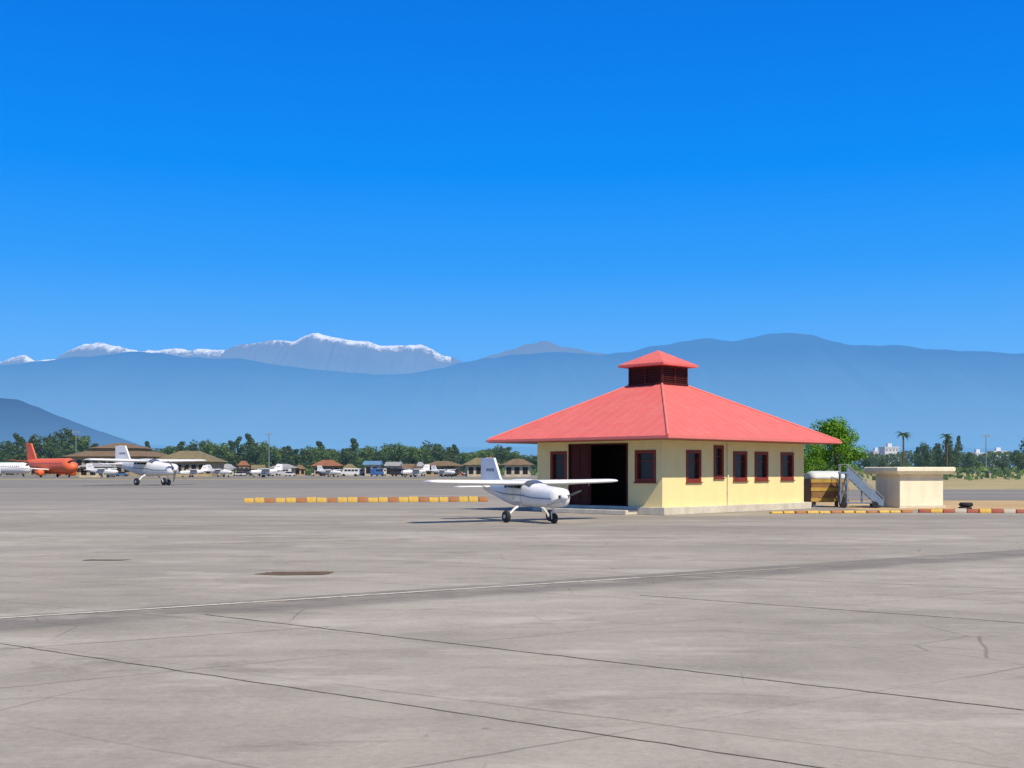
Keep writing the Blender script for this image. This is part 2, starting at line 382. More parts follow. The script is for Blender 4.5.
mountain('low_hills',[(-500,452),(0,449),(150,446),(300,449),(500,447),(700,447),(860,449),(950,447),(1024,450),(1500,448)],10000,3000,hazemat('lowhill_haze',(.08,.10,.07),srgb(112,170,225),srgb(120,176,226),260,.96,nsc=.002),-500,1500,500,2.0,12,None,1.0)
# ------------------------------------------------------------------ terminal pavilion
P0=(7.57,55.8); th=R(45); q=.70711
B=thing('terminal_building','yellow walled building with red hipped roof and small raised roof lantern','building',(P0[0],P0[1],.02),th)
def vL(px,u=1.5):
    kx=(px-512)/F
    return (P0[0]+q*u-kx*(P0[1]+q*u))/(q*(1+kx))
def uR(px,v=1.5):
    kx=(px-512)/F
    return (kx*(P0[1]+q*v)-P0[0]+q*v)/(q*(1-kx))
U0,U1,V0,V1=1.5,15.0,1.5,10.2; T=.25; ZB,ZT=.40,3.80
def wall_open(m,a0,a1,opens,put):
    xs=sorted({a0,a1,*[o[0] for o in opens],*[o[1] for o in opens]})
    for x0,x1 in zip(xs,xs[1:]):
        oo=[o for o in opens if o[0]<=x0+1e-6 and o[1]>=x1-1e-6]
        z=ZB
        for o in sorted(oo,key=lambda o:o[2]):
            if o[2]>z+1e-6: put(x0,x1,z,o[2])
            z=o[3]
        if z<ZT-1e-6: put(x0,x1,z,ZT)
Lw=[(vL(567),vL(550.5),1.65,3.3),(vL(656),vL(635),1.66,3.3)]
Ld=(vL(628),vL(567)-.12,ZB,3.68)
m=MB()
wall_open(m,V0,V1,Lw+[Ld],lambda a,b,z0,z1:m.box(U0,U0+T,a,b,z0,z1))
Rw=[(uR(686),uR(701),1.66,3.32),(uR(713.5),uR(723.5),1.85,3.6),(uR(733),uR(747),1.70,3.30),(uR(754.5),uR(768),1.70,3.30),(uR(780.5),uR(793.5),1.72,3.30)]
wall_open(m,U0+T,U1,Rw,lambda a,b,z0,z1:m.box(a,b,V0,V0+T,z0,z1))
m.box(U1-T,U1,V0+T,V1,ZB,ZT); m.box(U0+T,U1-T,V1-T,V1,ZB,ZT)
m.build('wall',M['wall'],B)
MB().box(U0-.22,U1+.35,V0-.30,V1+.2,0,ZB).build('plinth',M['plinth'],B,bevel=.03)
MB().box(U0-1.15,U0-.221,vL(640),vL(556),0,.24).build('step',M['plinth'],B,bevel=.03)
MB().box(U0+3.2,U0+3.3,V0+T+.01,V1-T-.01,ZB+.01,ZT-.01).build('partition',M['darkroom'],B)  # added dark lining; its colour stands for the shade inside the doorway
MB().box(U0+T,U0+3.19,V0+T+.01,V1-T-.01,ZB+.001,ZB+.02).build('floor_tiles',M['darkroom'],B)  # floor darkened by colour like the partition
def window(axis,a0,a1,z0,z1):
    fr=MB(); t=.17; d0,d1=-.03,.16
    def bx(p0,p1,q0,q1,e0=d0,e1=d1):
        if axis=='L': fr.box(U0+e0,U0+e1,p0,p1,q0,q1)
        else: fr.box(p0,p1,V0+e0,V0+e1,q0,q1)
    bx(a0,a0+t,z0,z1); bx(a1-t,a1,z0,z1); bx(a0+t,a1-t,z0,z0+t); bx(a0+t,a1-t,z1-t,z1)
    c=z0+(z1-z0)*.66; bx(a0+t,a1-t,c-.02,c+.02,.085,.12)
    f=fr.build('window',M['maroon'],B)
    g=MB()
    if axis=='L': g.box(U0+.13,U0+.14,a0+t,a1-t,z0+t,z1-t)
    else: g.box(a0+t,a1-t,V0+.13,V0+.14,z0+t,z1-t)
    g.build('pane',M['glass'],f)
    s=MB()
    if axis=='L': s.box(U0-.09,U0-.0305,a0-.05,a1+.05,z0-.06,z0-.005)
    else: s.box(a0-.05,a1+.05,V0-.09,V0-.0305,z0-.06,z0-.005)
    s.build('sill',M['maroon'],f)
for o in Lw: window('L',*o)
for o in Rw: window('R',*o)
dl=MB(); a1=Ld[1]; a0=vL(590)
dl.box(U0+.06,U0+.12,a0,a1-.08,ZB+.02,Ld[3]-.08)
for (x,y,z0,z1) in((a0+.12,(a0+a1-.08)/2-.06,.7,1.9),((a0+a1-.08)/2+.06,a1-.2,.7,1.9),(a0+.12,(a0+a1-.08)/2-.06,2.05,3.4),((a0+a1-.08)/2+.06,a1-.2,2.05,3.4)):
    dl.box(U0+.035,U0+.06,x,y,z0,z1)
door=dl.build('door',M['maroon_door'],B)
MB().tube((U0-.01,a0+.07,1.45),(U0-.01,a0+.07,1.7),.02).build('handle',M['silver'],door)
df=MB(); df.box(U0-.03,U0+.18,Ld[0],Ld[0]+.1,ZB,Ld[3]); df.box(U0-.03,U0+.18,a1-.08,a1,ZB,Ld[3]); df.box(U0-.03,U0+.18,Ld[0]+.1,a1-.08,Ld[3]-.08,Ld[3])
df.build('door_frame',M['maroon_door'],B)
dp=MB(); dp.tube((uR(727),V0-.07,.45),(uR(727),V0-.07,3.7),.045)
for z in (1.1,2.2,3.3): dp.box(uR(727)-.06,uR(727)+.06,V0-.09,V0-.001,z,z+.05)
dp.build('downpipe',M['cream'],B)
RU,RV=16.5,12.6; ze=3.97; cz=7.05; cu0,cu1,cv0,cv1=6.35,8.75,5.25,7.65
E=[(0,0),(RU,0),(RU,RV),(0,RV)]; Tp=[(cu0,cv0),(cu1,cv0),(cu1,cv1),(cu0,cv1)]
roof=MB()
roof.add([(*p,ze) for p in E]+[(*p,cz) for p in Tp],[(0,1,5,4),(1,2,6,5),(2,3,7,6),(3,0,4,7),(4,5,6,7)])
roof.add([(*p,ze) for p in E]+[(*p,ze-.17) for p in E],[(i,(i+1)%4,4+(i+1)%4,4+i) for i in range(4)])
def ribs(m,E,Tp,z0,z1,step,w_=.03,hh=.014):
    n=4
    for i in range(4):
        a=Vector((*E[i],z0)); b=Vector((*E[(i+1)%4],z0)); c=Vector((*Tp[(i+1)%4],z1)); d_=Vector((*Tp[i],z1))
        ex=(b-a).normalized(); L=(b-a).length
        nrm=ex.cross((d_-a)).normalized()
        if nrm.z<0: nrm=-nrm
        inw=nrm.cross(ex).normalized()
        if inw.z<0: inw=-inw
        ta=(d_-a).dot(ex); tb=(c-a).dot(ex); full=(d_-a).dot(inw)
        t=step*.6
        while t<L-.1:
            if t<ta: h=full*t/ta
            elif t>tb: h=full*(L-t)/(L-tb)
            else: h=full
            p=a+ex*t
            vs=[p-ex*w_,p+ex*w_,p+nrm*hh]; vs+= [v+inw*h for v in vs]
            m.add(vs,[(0,2,5,3),(2,1,4,5),(0,1,2)])
            t+=step
ribs(roof,E,Tp,ze+.004,cz+.004,.75)
ro=roof.build('roof',M['roof'],B)
hip=MB()
for i in range(4):
    a=Vector((*E[i],ze+.02)); b=Vector((*Tp[i],cz+.02)); hip.tube(a,b,.07,.07,8)
hip.build('ridge_cap',M['roofcap'],ro)
MB().box(.06,RU-.06,.06,RV-.06,ZT+.001,ZT+.02).build('soffit',M['soffit'],B)
gt=MB(); gt.box(-.10,-.004,-.1,RV+.1,ze-.13,ze-.02); gt.box(-.004,RU+.1,-.10,-.004,ze-.13,ze-.02); gt.build('gutter',M['roofcap'],B)
lan=MB(); zl0,zl1=cz-.02,8.02
lan.box(cu0-.02,cu1+.02,cv0-.02,cv1+.02,zl0-.3,zl0+.16)
for x in(cu0,cu1-.13,(cu0+cu1)/2-.05):
    for y in (cv0,cv1-.13,(cv0+cv1)/2-.05):
        if abs(x-((cu0+cu1)/2-.05))<.01 and abs(y-((cv0+cv1)/2-.05))<.01: continue
        lan.box(x,x+.13,y,y+.13,zl0+.16,zl1)
lan.box(cu0,cu1,cv0,cv1,zl1,zl1+.10)
lo=lan.build('roof_lantern',M['maroon_door'],B)
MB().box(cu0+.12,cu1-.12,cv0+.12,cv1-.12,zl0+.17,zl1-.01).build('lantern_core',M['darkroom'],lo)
def louv(s_):
    lv=MB(); z=zl0+.20
    while z<zl1-.06:
        y0,y1,x0,x1={0:(cv0+.03,cv0+.09,cu0+.14,cu1-.14),1:(cv1-.09,cv1-.03,cu0+.14,cu1-.14),2:(cv0+.14,cv1-.14,cu0+.03,cu0+.09),3:(cv0+.14,cv1-.14,cu1-.09,cu1-.03)}[s_]
        lv.box(x0,x1,y0,y1,z,z+.06); z+=.12
    lv.build('louvre',M['maroon_door'],lo)
for s_ in range(4): louv(s_)
ce=.42; cE=[(cu0-ce,cv0-ce),(cu1+ce,cv0-ce),(cu1+ce,cv1+ce),(cu0-ce,cv1+ce)]; cx,cy=(cu0+cu1)/2,(cv0+cv1)/2
cT=[(cx-.04,cy-.04),(cx+.04,cy-.04),(cx+.04,cy+.04),(cx-.04,cy+.04)]
cr=MB(); cr.add([(*p,8.25) for p in cE]+[(*p,9.1) for p in cT]+[(*p,8.12) for p in cE],[(0,1,5,4),(1,2,6,5),(2,3,7,6),(3,0,4,7),(4,5,6,7),(0,1,9,8),(1,2,10,9),(2,3,11,10),(3,0,8,11),(8,9,10,11)])
ribs(cr,cE,cT,8.254,9.104,.5,.025,.012)
cro=cr.build('lantern_roof',M['roof'],lo)
# ------------------------------------------------------------------ aircraft
class Fus:
    def __init__(s,st,ex=2.4): s.st=st; s.ex=ex
    def at(s,x):
        st=s.st
        if x>=st[0][0]: return st[0][1:]
        for a,b in zip(st,st[1:]):
            if x>=b[0]:
                t=(a[0]-x)/(a[0]-b[0]); t2=t*t*(3-2*t)*.35+t*.65
                return tuple(p+(q_-p)*t2 for p,q_ in zip(a[1:],b[1:]))
        return st[-1][1:]
    def P(s,x,a,off=0):
        cz_,w_,h_=s.at(x); ca,sa=math.cos(a),math.sin(a); e_=2/s.ex
        return (x,(w_+off)*math.copysign(abs(ca)**e_,ca),cz_+(h_+off)*math.copysign(abs(sa)**e_,sa))
    def body(s,n=24,seg=40):
        m=MB(); x0,x1=s.st[0][0],s.st[-1][0]
        m.loft([[s.P(x0+(x1-x0)*i/seg,2*math.pi*k/n) for k in range(n)] for i in range(seg+1)]); return m
    def patch(s,m,xa,xb,aa,ab,off=.012,nx=6,na=6,slant=0):
        vs=[];
        for i in range(nx+1):
            for k in range(na+1):
                a=aa+(ab-aa)*k/na; sl=slant*(k/na)
                vs.append(s.P(xa+(xb-xa)*i/nx+sl,a,off))
        fs=[(i*(na+1)+k,(i+1)*(na+1)+k,(i+1)*(na+1)+k+1,i*(na+1)+k+1) for i in range(nx) for k in range(na)]
        m.add(vs,fs); return m
def foil(x_le,chord,y,z,thk,n=9):
    up=[];dn=[]
    for i in range(n):
        t=i/(n-1); tt=(1-math.cos(t*math.pi))/2
        th_=thk*chord*10*(.2969*math.sqrt(tt)-.126*tt-.3516*tt**2+.2843*tt**3-.1015*tt**4)
        up.append((x_le-chord*tt,y,z+th_*.60)); dn.append((x_le-chord*tt,y,z-th_*.40-.002))
    return up+dn[1:-1][::-1]
def wheel(m,c,r,wd):
    c=Vector(c); prof=[(-wd/2,r*.75),(-wd/2.4,r*.93),(-wd/5,r),(wd/5,r),(wd/2.4,r*.93),(wd/2,r*.75)]
    rings=[[(c.x+rr*math.cos(2*math.pi*k/18),c.y+yy,c.z+rr*math.sin(2*math.pi*k/18)) for k in range(18)] for yy,rr in prof]
    m.loft(rings)
def light_aircraft(root,white,trim,nb=2,strut=True):
    st=[(2.42,1.12,.30,.25),(2.38,1.12,.40,.34),(2.18,1.12,.48,.40),(1.5,1.13,.53,.44),(.85,1.15,.55,.47),(.62,1.18,.56,.51),(.05,1.26,.57,.58),(-.5,1.28,.57,.61),(-1.2,1.29,.53,.59),(-1.8,1.31,.45,.50),(-2.5,1.36,.32,.38),(-3.2,1.41,.21,.28),(-3.8,1.47,.11,.21),(-4.15,1.51,.04,.12)]
    fu=Fus(st,2.9); fu.body().build('fuselage',white,root,smooth=True)
    ws=MB(); fu.patch(ws,.58,.10,R(36),R(144),.012,5,12); ws.build('windscreen',M['acrylic'],root,smooth=True)
    for sgn in(0,1):
        for xa,xb in((-.06,-.60),(-.68,-1.15),(-1.23,-1.55)):
            sw=MB()
            a0_,a1_=(R(12),R(34)); 
            if sgn: a0_,a1_=R(180)-a0_,R(180)-a1_
            fu.patch(sw,xa,xb,a0_,a1_,.012,3,4)
            sw.build('side_window',M['glass'],root)
        dr=MB()
        for xa,xb,b0,b1 in((-.02,-.04,-38,40),(-.63,-.65,-38,40),(-.02,-.65,-38,-36)):
            c0,c1=R(b0),R(b1)
            if sgn: c0,c1=math.pi-c0,math.pi-c1
            fu.patch(dr,xa,xb,c0,c1,.008,2,8)
        dr.build('door_seam',M['midgrey'],root)
        sp_=MB()
        c0,c1=R(-5),R(-1.5)
        if sgn: c0,c1=math.pi-c0,math.pi-c1
        fu.patch(sp_,2.2,-3.7,c0,c1,.010,30,1)
        sp_.build('stripe',trim,root)
        s=1 if sgn==0 else -1
        wg=MB(); secs=[(.20,.15,1.55,1.70,.155),(2.1,.13,1.48,1.72,.15),(4.5,-.05,1.20,1.77,.14),(4.80,-.12,1.05,1.78,.12),(4.92,-.30,.62,1.79,.06)]
        wg.loft([foil(le,ch,s*y,z,t) for y,le,ch,z,t in secs]); wg.build('wing',white,root,smooth=True)
        MB().loft([[(-1.36,s*y,z+.02),(-1.36,s*y,z-.03),(-1.62,s*y,z-.012)] for y,z in((.62,1.705),(2.25,1.722))]).build('flap',white,root)
        MB().loft([[(x_,s*y,z+.018),(x_,s*y,z-.022),(x_-.25,s*y,z-.01)] for y,z,x_ in((2.32,1.725,-1.32),(4.40,1.768,-1.23))]).build('aileron',white,root)
        if strut: MB().loft([[(x+.06,y,z-.0),(x,y,z+.02),(x-.06,y,z),(x,y,z-.02)] for x,y,z in((-.45,s*.50,.88),(-.45,s*2.35,1.64))]).build('wing_strut',white,root)
        hs=MB(); hs.loft([foil(le,ch,s*y,1.50,t) for y,le,ch,t in((.02,-3.2,1.0,.12),(1.6,-3.43,.78,.11),(1.72,-3.55,.5,.05))]); hs.build('tailplane',white,root,smooth=True)
        lg=MB(); pts=[(-.25,s*.40,.76),(-.25,s*.74,.60),(-.27,s*.98,.36),(-.28,s*1.06,.22)]
        for a,b in zip(pts,pts[1:]): lg.tube(a,b,.055,.05)
        lg.build('main_gear_leg',white,root)
        wm=MB(); wheel(wm,(-.28,s*1.15,.26),.26,.20); wo=wm.build('wheel',M['dark'],root)
        MB().tube((-.28,s*1.04,.26),(-.28,s*1.26,.26),.09,n=12).build('hub',M['silver'],wo)
        it=MB(); it.box(2.422,2.432,s*.19-.07,s*.19+.07,1.08,1.22)
        it.build('air_intake',M['dark'],root)
    ng=MB(); ng.tube((1.62,0,.80),(1.68,0,.48),.045); ng.tube((1.68,-.11,.48),(1.68,.11,.48),.03)
    for s in(-1,1): ng.tube((1.68,s*.11,.48),(1.72,s*.11,.2),.025)
    ng.build('nose_gear_leg',white,root)
    wm=MB(); wheel(wm,(1.72,0,.22),.22,.16); wm.build('wheel',M['dark'],root)
    fn=MB(); fn.prism([(-1.95,1.68),(-2.60,1.88),(-3.15,2.84),(-3.90,2.86),(-3.86,1.58),(-3.2,1.54)],'y',-.055,.055); fn.build('fin',white,root,bevel=.02)
    rd=MB(); rd.prism([(-3.915,2.85),(-4.34,2.83),(-4.34,1.60),(-3.875,1.46)],'y',-.035,.035); rd.build('rudder',white,root)
    for s in(-1,1):
        ts=MB(); y0,y1=sorted((s*.057,s*.060)); ts.box(-3.82,-3.10,y0,y1,2.22,2.36); ts.build('tail_stripe',trim,root)
    sp_=MB(); sp_.loft([[(x,r*math.cos(2*math.pi*k/14),1.12+r*math.sin(2*math.pi*k/14)) for k in range(14)] for x,r in((2.425,.18),(2.52,.16),(2.62,.10),(2.70,.02))]); sp_.build('spinner',white,root,smooth=True)
    pr=MB()
    for kb in range(nb):
        a=R(18)+2*math.pi*kb/nb; dy,dz=math.cos(a),math.sin(a)
        rings=[]
        for r,c,tw in((.10,.05,.9),(.35,.075,.7),(.65,.065,.45),(.90,.04,.3)):
            ex=Vector((math.sin(tw),-dz*math.cos(tw),dy*math.cos(tw))); p=Vector((2.50,dy*r,1.12+dz*r)); nn=Vector((math.cos(tw),dz*math.sin(tw),-dy*math.sin(tw)))
            rings.append([p+ex*c,p+nn*.012,p-ex*c,p-nn*.012])
        pr.loft(rings)
    pr.build('propeller',M['darkgrey'],root)
    bc=MB(); bc.tube((-3.5,0,2.80),(-3.5,0,2.93),.035); bc.build('beacon',M['car_red'],root)
    return root
Yp=50.3
cs=thing('light_aircraft','white high-wing light aircraft parked in front of the yellow building','aircraft',(gx(532,Yp),Yp,.02),R(-90+32))
light_aircraft(cs,M['white'],M['midgrey'])
Y2=gY(485.5)
a2=thing('propeller_aircraft','larger white high-wing propeller aircraft parked on the left taxiway','aircraft',(gx(153,Y2),Y2,.03),R(-90+54),None,2.1)
light_aircraft(a2,M['white'],M['midgrey'],3,False)
fl='%s small white light aircraft from the left among those parked far off'
for i,(px,py,rz,sc_) in enumerate(((106,477.6,-10,1.5),(190,477.4,-150,1.3),(222,477.2,-20,1.4),(262,477.4,-160,1.45),(332,477.2,-25,1.3),(412,477.4,-150,1.4),(446,477.2,-30,1.3))):
    Y=gY(py); c=copy_tree(cs); c.location=(gx(px,Y),Y,.045); c.rotation_euler=(0,0,R(rz)); c.scale=(sc_,)*3; c['label']=fl%['first','second','third','fourth','fifth','sixth','seventh'][i]; c['group']='light aircraft parked far off'
def airliner(root,hull,belly,fincol):
    st=[(17,3.0,.05,.05),(16.7,3.0,.8,.75),(16,3.05,1.4,1.4),(14.8,3.25,2.0,2.0),(13,3.45,2.2,2.3),(-7,3.45,2.2,2.3),(-11,3.9,1.7,1.75),(-14,4.5,.9,1.0),(-16.5,5.0,.15,.3)]
    fu=Fus(st,2.0); fu.body(20,50).build('fuselage',hull,root,smooth=True)
    b=MB(); fu.patch(b,15.5,-12,R(215),R(325),.03,30,8); b.build('belly',belly,root,smooth=True)
    c=MB(); fu.patch(c,15.7,14.9,R(40),R(140),.03,3,8); c.build('cockpit_window',M['glass'],root)
    for s in(0,1):
        w_=MB(); x=12.5
        while x>-9:
            a,b_=R(14),R(24)
            if s: a,b_=math.pi-a,math.pi-b_
            fu.patch(w_,x,x-.4,a,b_,.02,1,1); x-=1.0
        w_.build('cabin_windows',M['glass'],root)
        g=1 if s==0 else -1
        wg=MB(); wg.loft([foil(le,ch,g*y,z,t) for y,le,ch,z,t in((1.2,4.5,6.5,2.2,.10),(6,1.5,4,2.6,.10),(15.5,-3.8,1.6,3.6,.09),(16,-4.6,.6,4.6,.05))]); wg.build('wing',M['white'],root,smooth=True)
        en=MB(); en.loft([[(x,g*5+r*math.cos(2*math.pi*k/14),1.45+r*math.sin(2*math.pi*k/14)) for k in range(14)] for x,r in((5.6,.8),(5.2,1.0),(3.5,1.0),(1.5,.6))]); en.build('engine',hull,root,smooth=True)
        hs=MB(); hs.loft([foil(le,ch,g*y,z,.09) for y,le,ch,z in((.5,-12.2,3.6,4.8),(6,-15.4,1.4,5.4))]); hs.build('tailplane',hull,root)
        lg=MB(); lg.tube((-.5,g*2.6,2.4),(-.5,g*2.6,.6),.15); lg.build('main_gear_leg',M['grey'],root)
        w2=MB(); wheel(w2,(-.5,g*2.6,.55),.55,.5); w2.build('wheel',M['dark'],root)
    lg=MB(); lg.tube((13,0,1.8),(13,0,.5),.12); lg.build('nose_gear_leg',M['grey'],root)
    w2=MB(); wheel(w2,(13,0,.4),.4,.3); w2.build('wheel',M['dark'],root)
    MB().prism([(-6.2,5.0),(-9.8,6.0),(-13.2,10.6),(-17.0,10.8),(-15.8,5.1),(-13,4.7)],'y',-.2,.2).build('fin',fincol,root,bevel=.05)
Y3=360
a3=thing('airliner','orange-red jet airliner with tall tail standing far left','aircraft',(gx(50,Y3),Y3,.045),R(-44),None,1.02); airliner(a3,M['redtrim'],M['redtrim'],M['redtrim'])
Y4=400
a4=thing('airliner','white airliner partly cut off by the left picture edge','aircraft',(gx(-4,Y4),Y4,.045),R(-14),None,.85); airliner(a4,M['white'],M['white_r'],M['white'])
# ------------------------------------------------------------------ kerb blocks
def ordn(n):
    suf='th' if 10<=n%100<=20 else {1:'st',2:'nd',3:'rd'}.get(n%10,'th'); return '%d%s'%(n,suf)
def block_mesh(L,h,d0,d1):
    m=MB(); m.prism([(-d0/2,0),(d0/2,0),(d0/2,h*.4),(d1/2,h),(-d1/2,h),(-d0/2,h*.4)],'x',-L/2,L/2); return m
def kerb_row(pts,n,cols,desc,group,L,h,colnames,cat='kerb block'):
    a,b=Vector(pts[0]),Vector(pts[1]); protos={}
    rz=math.atan2((b-a).y,(b-a).x)
    for i in range(n):
        c=a.lerp(b,(i+.5)/n); ci=cols[i%len(cols)] 
        if ci not in protos:
            o=block_mesh(L,h,.34,.24).build('kerb_block',M[ci],None,bevel=.02); protos[ci]=o
        else: o=protos[ci].copy(); col.objects.link(o)
        j=random.uniform(-.04,.04)
        o.location=(c.x,c.y+j,.02); o.rotation_euler=(0,0,rz+random.uniform(-.05,.05)); o.scale=(random.uniform(.9,1),1,random.uniform(.85,1.08))
        tag(o,desc%(colnames[ci],ordn(i+1)),cat,group)
def wp(px,py): Y=gY(py); return (gx(px,Y),Y)
kerb_row([wp(244,503),wp(488,502)],24,['yellow','yellow','orange'],'%s kerb block, %s from the left in the row beside the light aircraft','low kerb blocks left of the light aircraft',.66,.36,{'yellow':'yellow','orange':'orange'})
kerb_row([wp(770,514),wp(912,513)],12,['yellow','yellow','orange'],'%s low kerb block, %s from the building plinth','low kerb blocks right of the building',.62,.13,{'yellow':'yellow','orange':'dull orange'})
kerb_row([wp(918,513),wp(1090,514)],14,['redb','yellow','redb','whiteb'],'%s kerb block at the dirt edge, %s right of the kiosk','kerb blocks along the dirt field',.62,.22,{'redb':'red','yellow':'yellow','whiteb':'pale'})
# ------------------------------------------------------------------ kiosk
Yk=70.5
K=thing('kiosk','small cream flat-roofed concrete kiosk beside the boarding stairs','kiosk',(gx(909,Yk),Yk,.02),R(18))
MB().box(-1.55,1.55,-1.2,1.2,0,2.02).build('wall',M['cream'],K,bevel=.02)
kr=MB(); kr.loft([[(-2.0*s,-1.6*s,z),(2.0*s,-1.6*s,z),(2.0*s,1.6*s,z),(-2.0*s,1.6*s,z)] for s,z in((.95,2.021),(1.04,2.22),(1.04,2.42),(1.0,2.46))]); kr.build('roof',M['cream'],K)
MB().box(-1.65,1.65,-1.3,-1.201,0,.14).build('plinth',M['plinth'],K)
kd=MB().box(1.551,1.58,-.5,.4,.1,1.85).build('door',M['pale'],K)
# ------------------------------------------------------------------ boarding stairs and equipment box
Ys=69.5
S_=thing('boarding_stairs','blue-grey mobile boarding stairs descending towards the cream kiosk','stairs',(gx(862,Ys),Ys,.02),R(-12))
def stair(x): return 2.15-(x+.85)/2.05*2.0
for s in(-.5,.5):
    st=MB()
    st.loft([[(x,s-.03,max(.12,stair(x)-.34)),(x,s+.03,max(.12,stair(x)-.34)),(x,s+.03,stair(x)+.30),(x,s-.03,stair(x)+.30)] for x in(-.85,.8,1.2)])
    st.build('side_panel',M['bluemetal'],S_)
for i in range(9):
    x=-.75+i*.225; z=stair(x); MB().box(x-.12,x+.12,-.46,.46,z-.02,z+.015).build('tread',M['midgrey'],S_)
MB().box(-1.35,-.86,-.53,.53,2.05,2.17).build('platform',M['bluemetal'],S_)
for s in(-.52,.52):
    hr=MB(); hr.tube((-1.3,s,2.62),(-.85,s,2.62),.02); hr.tube((-.85,s,2.62),(1.2,s,.62),.02)
    for x in(-1.3,-.85,.2,1.2):
        zb=2.15 if x<=-.85 else stair(x)+.28; hr.tube((x,s,zb),(x,s,(2.15 if x<=-.85 else stair(x))+.47),.018)
    hr.build('handrail',M['midgrey'],S_)
fr=MB()
for s in(-.48,.48):
    for x in(-1.28,-.9): fr.tube((x,s,.2),(x,s,2.1),.045)
    fr.tube((-1.28,s,.3),(1.0,s,.3),.04); fr.tube((-1.28,s,.3),(-.9,s,2.0),.025); fr.tube((0,s,.3),(0,s,stair(0)-.1),.03)
fr.build('chassis',M['bluemetal'],S_)
for x in(-1.1,.7):
    for s in(-.6,.6):
        wm=MB(); wheel(wm,(x,s,.2),.2,.12); wm.build('wheel',M['dark'],S_)
Yc=71.5
Cc=thing('equipment_box','mustard and brown equipment box with pale rounded cover beside the building','equipment box',(gx(826,Yc),Yc,.02),R(8))
b=MB(); b.box(-1.25,1.15,-.7,.7,.30,1.72); b.build('body',M['brownpanel'],Cc,bevel=.04)
for z in(.34,.98,1.50): MB().box(-1.28,1.18,-.735,-.701,z,z+.22).build('rail',M['ybrown'],Cc)
tk=MB(); tk.loft([[(x,r*1.25*math.cos(math.pi*k/12),1.725+r*.85*math.sin(math.pi*k/12)) for k in range(13)] for x,r in((-1.2,.35),(-1.12,.5),(-.95,.58),(.85,.58),(1.0,.5),(1.1,.35))]); tk.build('cover',M['pale'],Cc,smooth=True)
for x in(-1.0,.9):
    for s in(-.5,.5): MB().box(x-.09,x+.09,s-.09,s+.09,0,.299).build('leg',M['darkgrey'],Cc)
Y=gY(512); wm=MB(); ring=[]
for i in range(24):
    a=2*math.pi*i/24; ring.append([((.26+.12*math.cos(b_))*math.cos(a),(.26+.12*math.cos(b_))*math.sin(a),.12+.12*math.sin(b_)) for b_ in [2*math.pi*k/10 for k in range(10)]])
ring.append(ring[0]); wm.loft(ring,cap=False)
t1=wm.build('tyre',M['dark'],smooth=True); t1.location=(gx(965,Y+.9),Y+.9,.02); tag(t1,'black tyre lying on the ground, lower one of two at the dirt edge','tyre')
t2=t1.copy(); col.objects.link(t2); t2.location=(gx(966,Y+.9),Y+.9,.262); t2['label']='black tyre on top of the pair at the dirt edge'
# ------------------------------------------------------------------ far buildings
def hip_house(name,label,px0,px1,ytop,yeave,Y,wm_,rm_,depth=12,rz=0,cat='building',over=1.5,tiers=1,nwin=5,gable=False):
    xc=gx((px0+px1)/2,Y); W=(px1-px0)/F*Y; ze_=gz(yeave,Y); zt=gz(ytop,Y)
    T_=thing(name,label,cat,(xc,Y,.04),R(rz))
    over=min(over,W*.12)
    w2=W/2-over; d2=depth/2-over
    MB().box(-w2,w2,-d2,d2,0,ze_).build('wall',M[wm_],T_)
    r=MB()
    rg=0 if gable else min(W/2*.7,depth/2)
    def cap(x,y,z0,z1,rg_,f):
        X2,Y2_=x*(1-f*rg_/x),y*(1-f)
        r.add([(-x,-y,z0),(x,-y,z0),(x,y,z0),(-x,y,z0),(-X2,-Y2_-.05,z1),(X2,-Y2_-.05,z1),(X2,Y2_+.05,z1),(-X2,Y2_+.05,z1)],[(0,1,5,4),(1,2,6,5),(2,3,7,6),(3,0,4,7),(4,5,6,7),(0,3,2,1)])
        return X2,Y2_
    if tiers==1: cap(W/2,depth/2,ze_,zt,rg,1)
    else:
        h=zt-ze_; x2,y2=cap(W/2,depth/2,ze_,ze_+h*.4,rg,.5)
        cap(x2*.95,y2*.95+.3,ze_+h*.6,zt,rg*.7,1)
        MB().box(-x2*.85,x2*.85,-y2*.85,y2*.85,ze_+h*.3,ze_+h*.6-.01).build('upper_wall',M[wm_],T_)
    r.build('roof',M[rm_],T_)
    for i in range(nwin):
        x=-w2+(i+.5)*2*w2/nwin; ww=w2/nwin*.62
        MB().box(x-ww,x+ww,-d2-.08,-d2-.005,ze_*.22,ze_*.80).build('window',M['glass'],T_)
    return T_
hip_house('hangar','wide brown two-tier roofed terminal behind the white propeller aircraft',82,162,443,457,430,'tan','brownroof',34,-6,tiers=2,nwin=9)
hip_house('hangar','long olive hip-roofed airport building right of the brown terminal',158,222,451,462,400,'tan','oliveroof',26,4,nwin=8)
hip_house('shed','low grey-roofed shed at the foot of the trees near the airliners',80,114,463,467,360,'creamfar','greyroof',12,5,nwin=3)
hip_house('house','small house with rust red roof in the middle of the tree line',311,344,460,466,440,'tan','rustroof',14,8,nwin=4)
hip_house('shed','blue sheet-roofed shed among parked vehicles in the tree line',364,382,461,465,450,'creamfar','blueroof',10,0,nwin=2,gable=True)
hip_house('shed','pale grey-roofed shed right of the blue-roofed shed',386,402,462,466,430,'creamfar','greyroof',10,-5,nwin=2,gable=True)
hip_house('house','brown-roofed low house left of the light aircraft tail',424,462,461,466,420,'tan','brownroof',14,-8,nwin=4)
hip_house('house','olive-roofed cream house behind the light aircraft tail',462,500,458,465,400,'creamfar','oliveroof',14,6,nwin=4)
hip_house('house','small brown-roofed house next to the yellow building eave',502,534,459,465,390,'creamfar','brownroof',12,-4,nwin=3)
